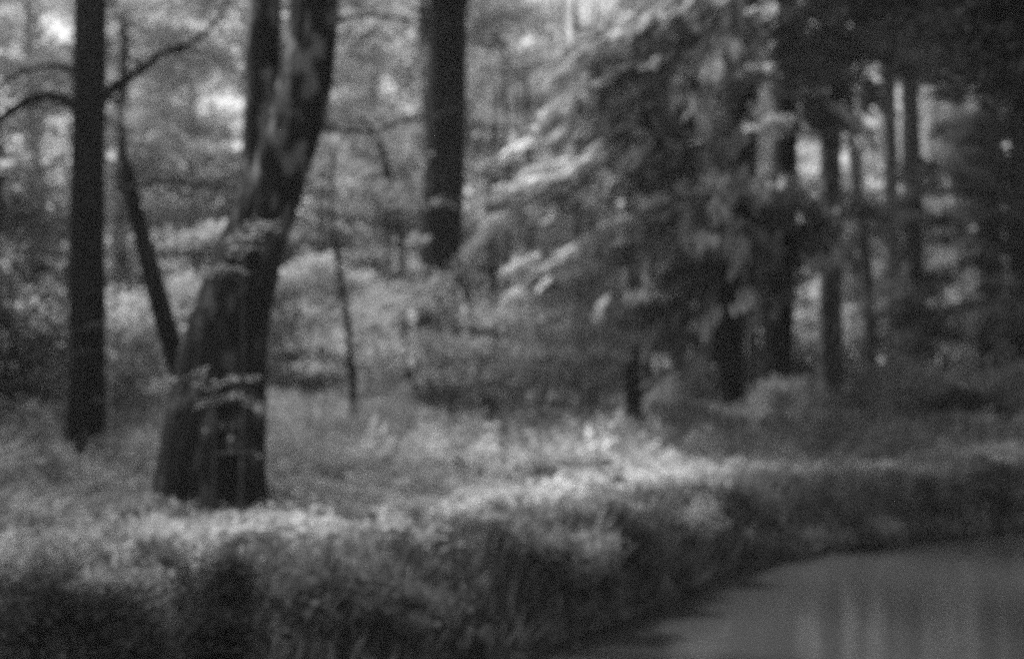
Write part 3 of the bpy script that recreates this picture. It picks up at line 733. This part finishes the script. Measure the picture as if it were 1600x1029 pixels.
# broad-leaved herbs in clumps
lv = Leaves(); lb = Leaves()
for k in range(4300):
    if k < 2000: x = RNG.uniform(-6.5, 9.5); s_ = RNG.uniform(0.0, 2.6); y = shore(x) + s_ / 0.88
    else:
        xx, yy = scatter(1, 11.5, 34); x, y = float(xx[0]), float(yy[0]); s_ = float(sdist(x, y))
        if s_ < 2.0: continue
    g = gz(x, y); hgt = RNG.uniform(0.08, 0.34) if s_ < 2.6 else RNG.uniform(0.08, 0.3 + 0.25 * min(1, max(0, (y - 18) / 8)))
    if abs(x + 2.9) < 0.9 and 12.2 < y < 13.7: hgt = min(hgt, 0.17)
    if k >= 3400: y = RNG.uniform(16, 31); x = RNG.uniform(-.38, .38) * y; s_ = float(sdist(x, y)); hgt = RNG.uniform(0.25, 0.7)
    if k >= 3400 and s_ < 2.2: continue
    g = gz(x, y)
    w_ = RNG.uniform(0.12, 0.30) * (1 if s_ < 2.6 else 1.3)
    up = np.clip((s_ - 0.5) / 1.2, 0, 1)  # clumps lighten towards the brink, a sunlit crest painted as leaf colour
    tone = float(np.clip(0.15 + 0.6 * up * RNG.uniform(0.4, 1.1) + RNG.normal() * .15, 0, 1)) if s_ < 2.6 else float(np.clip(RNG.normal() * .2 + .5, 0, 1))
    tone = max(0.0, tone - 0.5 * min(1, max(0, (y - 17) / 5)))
    if s_ < 2.6 and float(fbm(x * 1.3 + 3, y * 1.3)) < 0.43: continue
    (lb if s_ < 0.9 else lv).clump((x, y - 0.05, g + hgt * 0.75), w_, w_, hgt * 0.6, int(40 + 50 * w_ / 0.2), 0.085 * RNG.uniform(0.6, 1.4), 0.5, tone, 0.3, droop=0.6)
tag(lv.build('herbs', M['herb']), 'pale broad-leaved herbs in clumps on the clearing, sunlit tone painted in along the brink', 'herbs', kind='stuff')
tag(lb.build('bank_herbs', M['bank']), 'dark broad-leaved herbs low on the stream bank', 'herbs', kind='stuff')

# herbs round the foot of the big tree
lv = Leaves()
for k in range(26):
    d_ = RNG.uniform(12.7, 13.3); c_ = at(RNG.uniform(235, 430), 800, d_)
    lv.clump((c_[0], d_, gz(c_[0], d_) + RNG.uniform(0.03, 0.14)), 0.13, 0.13, RNG.uniform(0.08, 0.22), 45, 0.07, 0.6, RNG.uniform(.1, .7), .4, droop=.5)
tag(lv.build('foot_herbs', M['herb']), 'tangled herbs round the foot of the big two-stemmed tree', 'herbs', kind='stuff')

# the shaded growth on the face of the bank: leaves and hanging blades
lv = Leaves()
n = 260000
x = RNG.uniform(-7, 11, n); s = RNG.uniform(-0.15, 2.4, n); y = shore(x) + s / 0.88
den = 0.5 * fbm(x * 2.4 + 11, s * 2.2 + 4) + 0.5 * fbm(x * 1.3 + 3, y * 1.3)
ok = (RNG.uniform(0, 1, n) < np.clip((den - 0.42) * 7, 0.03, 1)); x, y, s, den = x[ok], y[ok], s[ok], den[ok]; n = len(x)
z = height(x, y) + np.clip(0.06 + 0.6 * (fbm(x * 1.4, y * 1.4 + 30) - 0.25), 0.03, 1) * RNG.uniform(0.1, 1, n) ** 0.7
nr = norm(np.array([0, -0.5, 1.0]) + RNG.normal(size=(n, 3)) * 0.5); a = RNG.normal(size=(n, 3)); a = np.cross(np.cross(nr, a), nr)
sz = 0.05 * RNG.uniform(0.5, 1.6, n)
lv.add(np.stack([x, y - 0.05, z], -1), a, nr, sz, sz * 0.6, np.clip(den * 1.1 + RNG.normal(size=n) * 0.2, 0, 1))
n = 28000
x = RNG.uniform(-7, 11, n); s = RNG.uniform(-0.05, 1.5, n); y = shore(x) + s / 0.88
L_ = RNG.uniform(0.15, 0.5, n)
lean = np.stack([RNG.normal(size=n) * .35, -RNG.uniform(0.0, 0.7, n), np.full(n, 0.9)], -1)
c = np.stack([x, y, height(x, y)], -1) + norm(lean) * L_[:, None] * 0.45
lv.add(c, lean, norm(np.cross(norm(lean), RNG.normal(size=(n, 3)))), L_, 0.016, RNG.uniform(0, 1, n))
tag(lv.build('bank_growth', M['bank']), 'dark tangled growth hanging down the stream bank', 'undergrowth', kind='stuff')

# low bushes along the brink of the bank, each its own thing
BANK = [('dark rounded bush at the bottom left corner on the bank', 60, 9.0, 150, 900, 1010, 'leaf_dark', .3), ('low black bush on the bank at the lower left', 190, 9.0, 160, 930, 1029, 'leaf_dark', .2),
        ('small pale-topped bush on the bank below the straight black trunk', 190, 9.4, 120, 890, 960, 'leaf_mid', .6), ('dark upright bush on the brink below the big two-stemmed tree', 350, 9.7, 60, 865, 960, 'leaf_dark', .3),
        ('dark bush low on the bank, bottom edge, left of centre', 340, 9.4, 80, 950, 1029, 'leaf_dark', .2), ('wide dim bush on the bank at the bottom, below the tall thick trunk', 620, 11.0, 220, 890, 1010, 'leaf_dark', .8),
        ('grey bush on the brink just left of the bank corner', 880, 12.9, 170, 820, 920, 'leaf_mid', .2), ('dark bush on the corner of the bank where the water widens', 985, 14.1, 90, 800, 920, 'leaf_dark', .5),
        ('pale tufted bush on the brink at the bank corner', 1075, 15.8, 90, 770, 880, 'leaf_mid', .6), ('dark bush over the water right of the bank corner', 1150, 17.6, 130, 760, 830, 'leaf_dark', .6),
        ('black bush halfway along the right-hand bank', 1290, 18.4, 170, 740, 810, 'leaf_dark', .3), ('dim bush on the right-hand bank below the gloom', 1430, 19.3, 170, 730, 800, 'leaf_dark', .5),
        ('black bush at the right edge on the bank', 1570, 20.1, 140, 715, 800, 'leaf_dark', .1)]
for lab, px, d, w, t0, t1, mt, tn in BANK:
    shrub('bush', lab, px, d, w, t0, t1, 20, 110, 0.05, mt, tn, 'low bushes along the bank', cl=(0.12, 0.24), flat=0.6)

# ------------------------------------------------------------------ haze
m, t, N, L = mat('haze')
o_ = N.new("ShaderNodeOutputMaterial"); v_ = N.new("ShaderNodeVolumePrincipled")
v_.inputs["Color"].default_value = (0.9, 0.9, 0.9, 1); v_.inputs["Density"].default_value = 0.0005; v_.inputs["Anisotropy"].default_value = 0.2
L.new(v_.outputs[0], o_.inputs["Volume"])
x0, x1, y0, y1, z0, z1 = -700, 700, -80, 950, -2, 30
hv = np.array([[x0, y0, z0], [x1, y0, z0], [x1, y1, z0], [x0, y1, z0], [x0, y0, z1], [x1, y0, z1], [x1, y1, z1], [x0, y1, z1]], float)
hq = np.array([[0, 3, 2, 1], [4, 5, 6, 7], [0, 1, 5, 4], [1, 2, 6, 5], [2, 3, 7, 6], [3, 0, 4, 7]])
tag(build_mesh('haze', hv, hq, m), 'thin even haze in the air of the wood', 'haze', kind='stuff')
for o in bpy.data.objects:
    if '_b' in o: del o['_b']
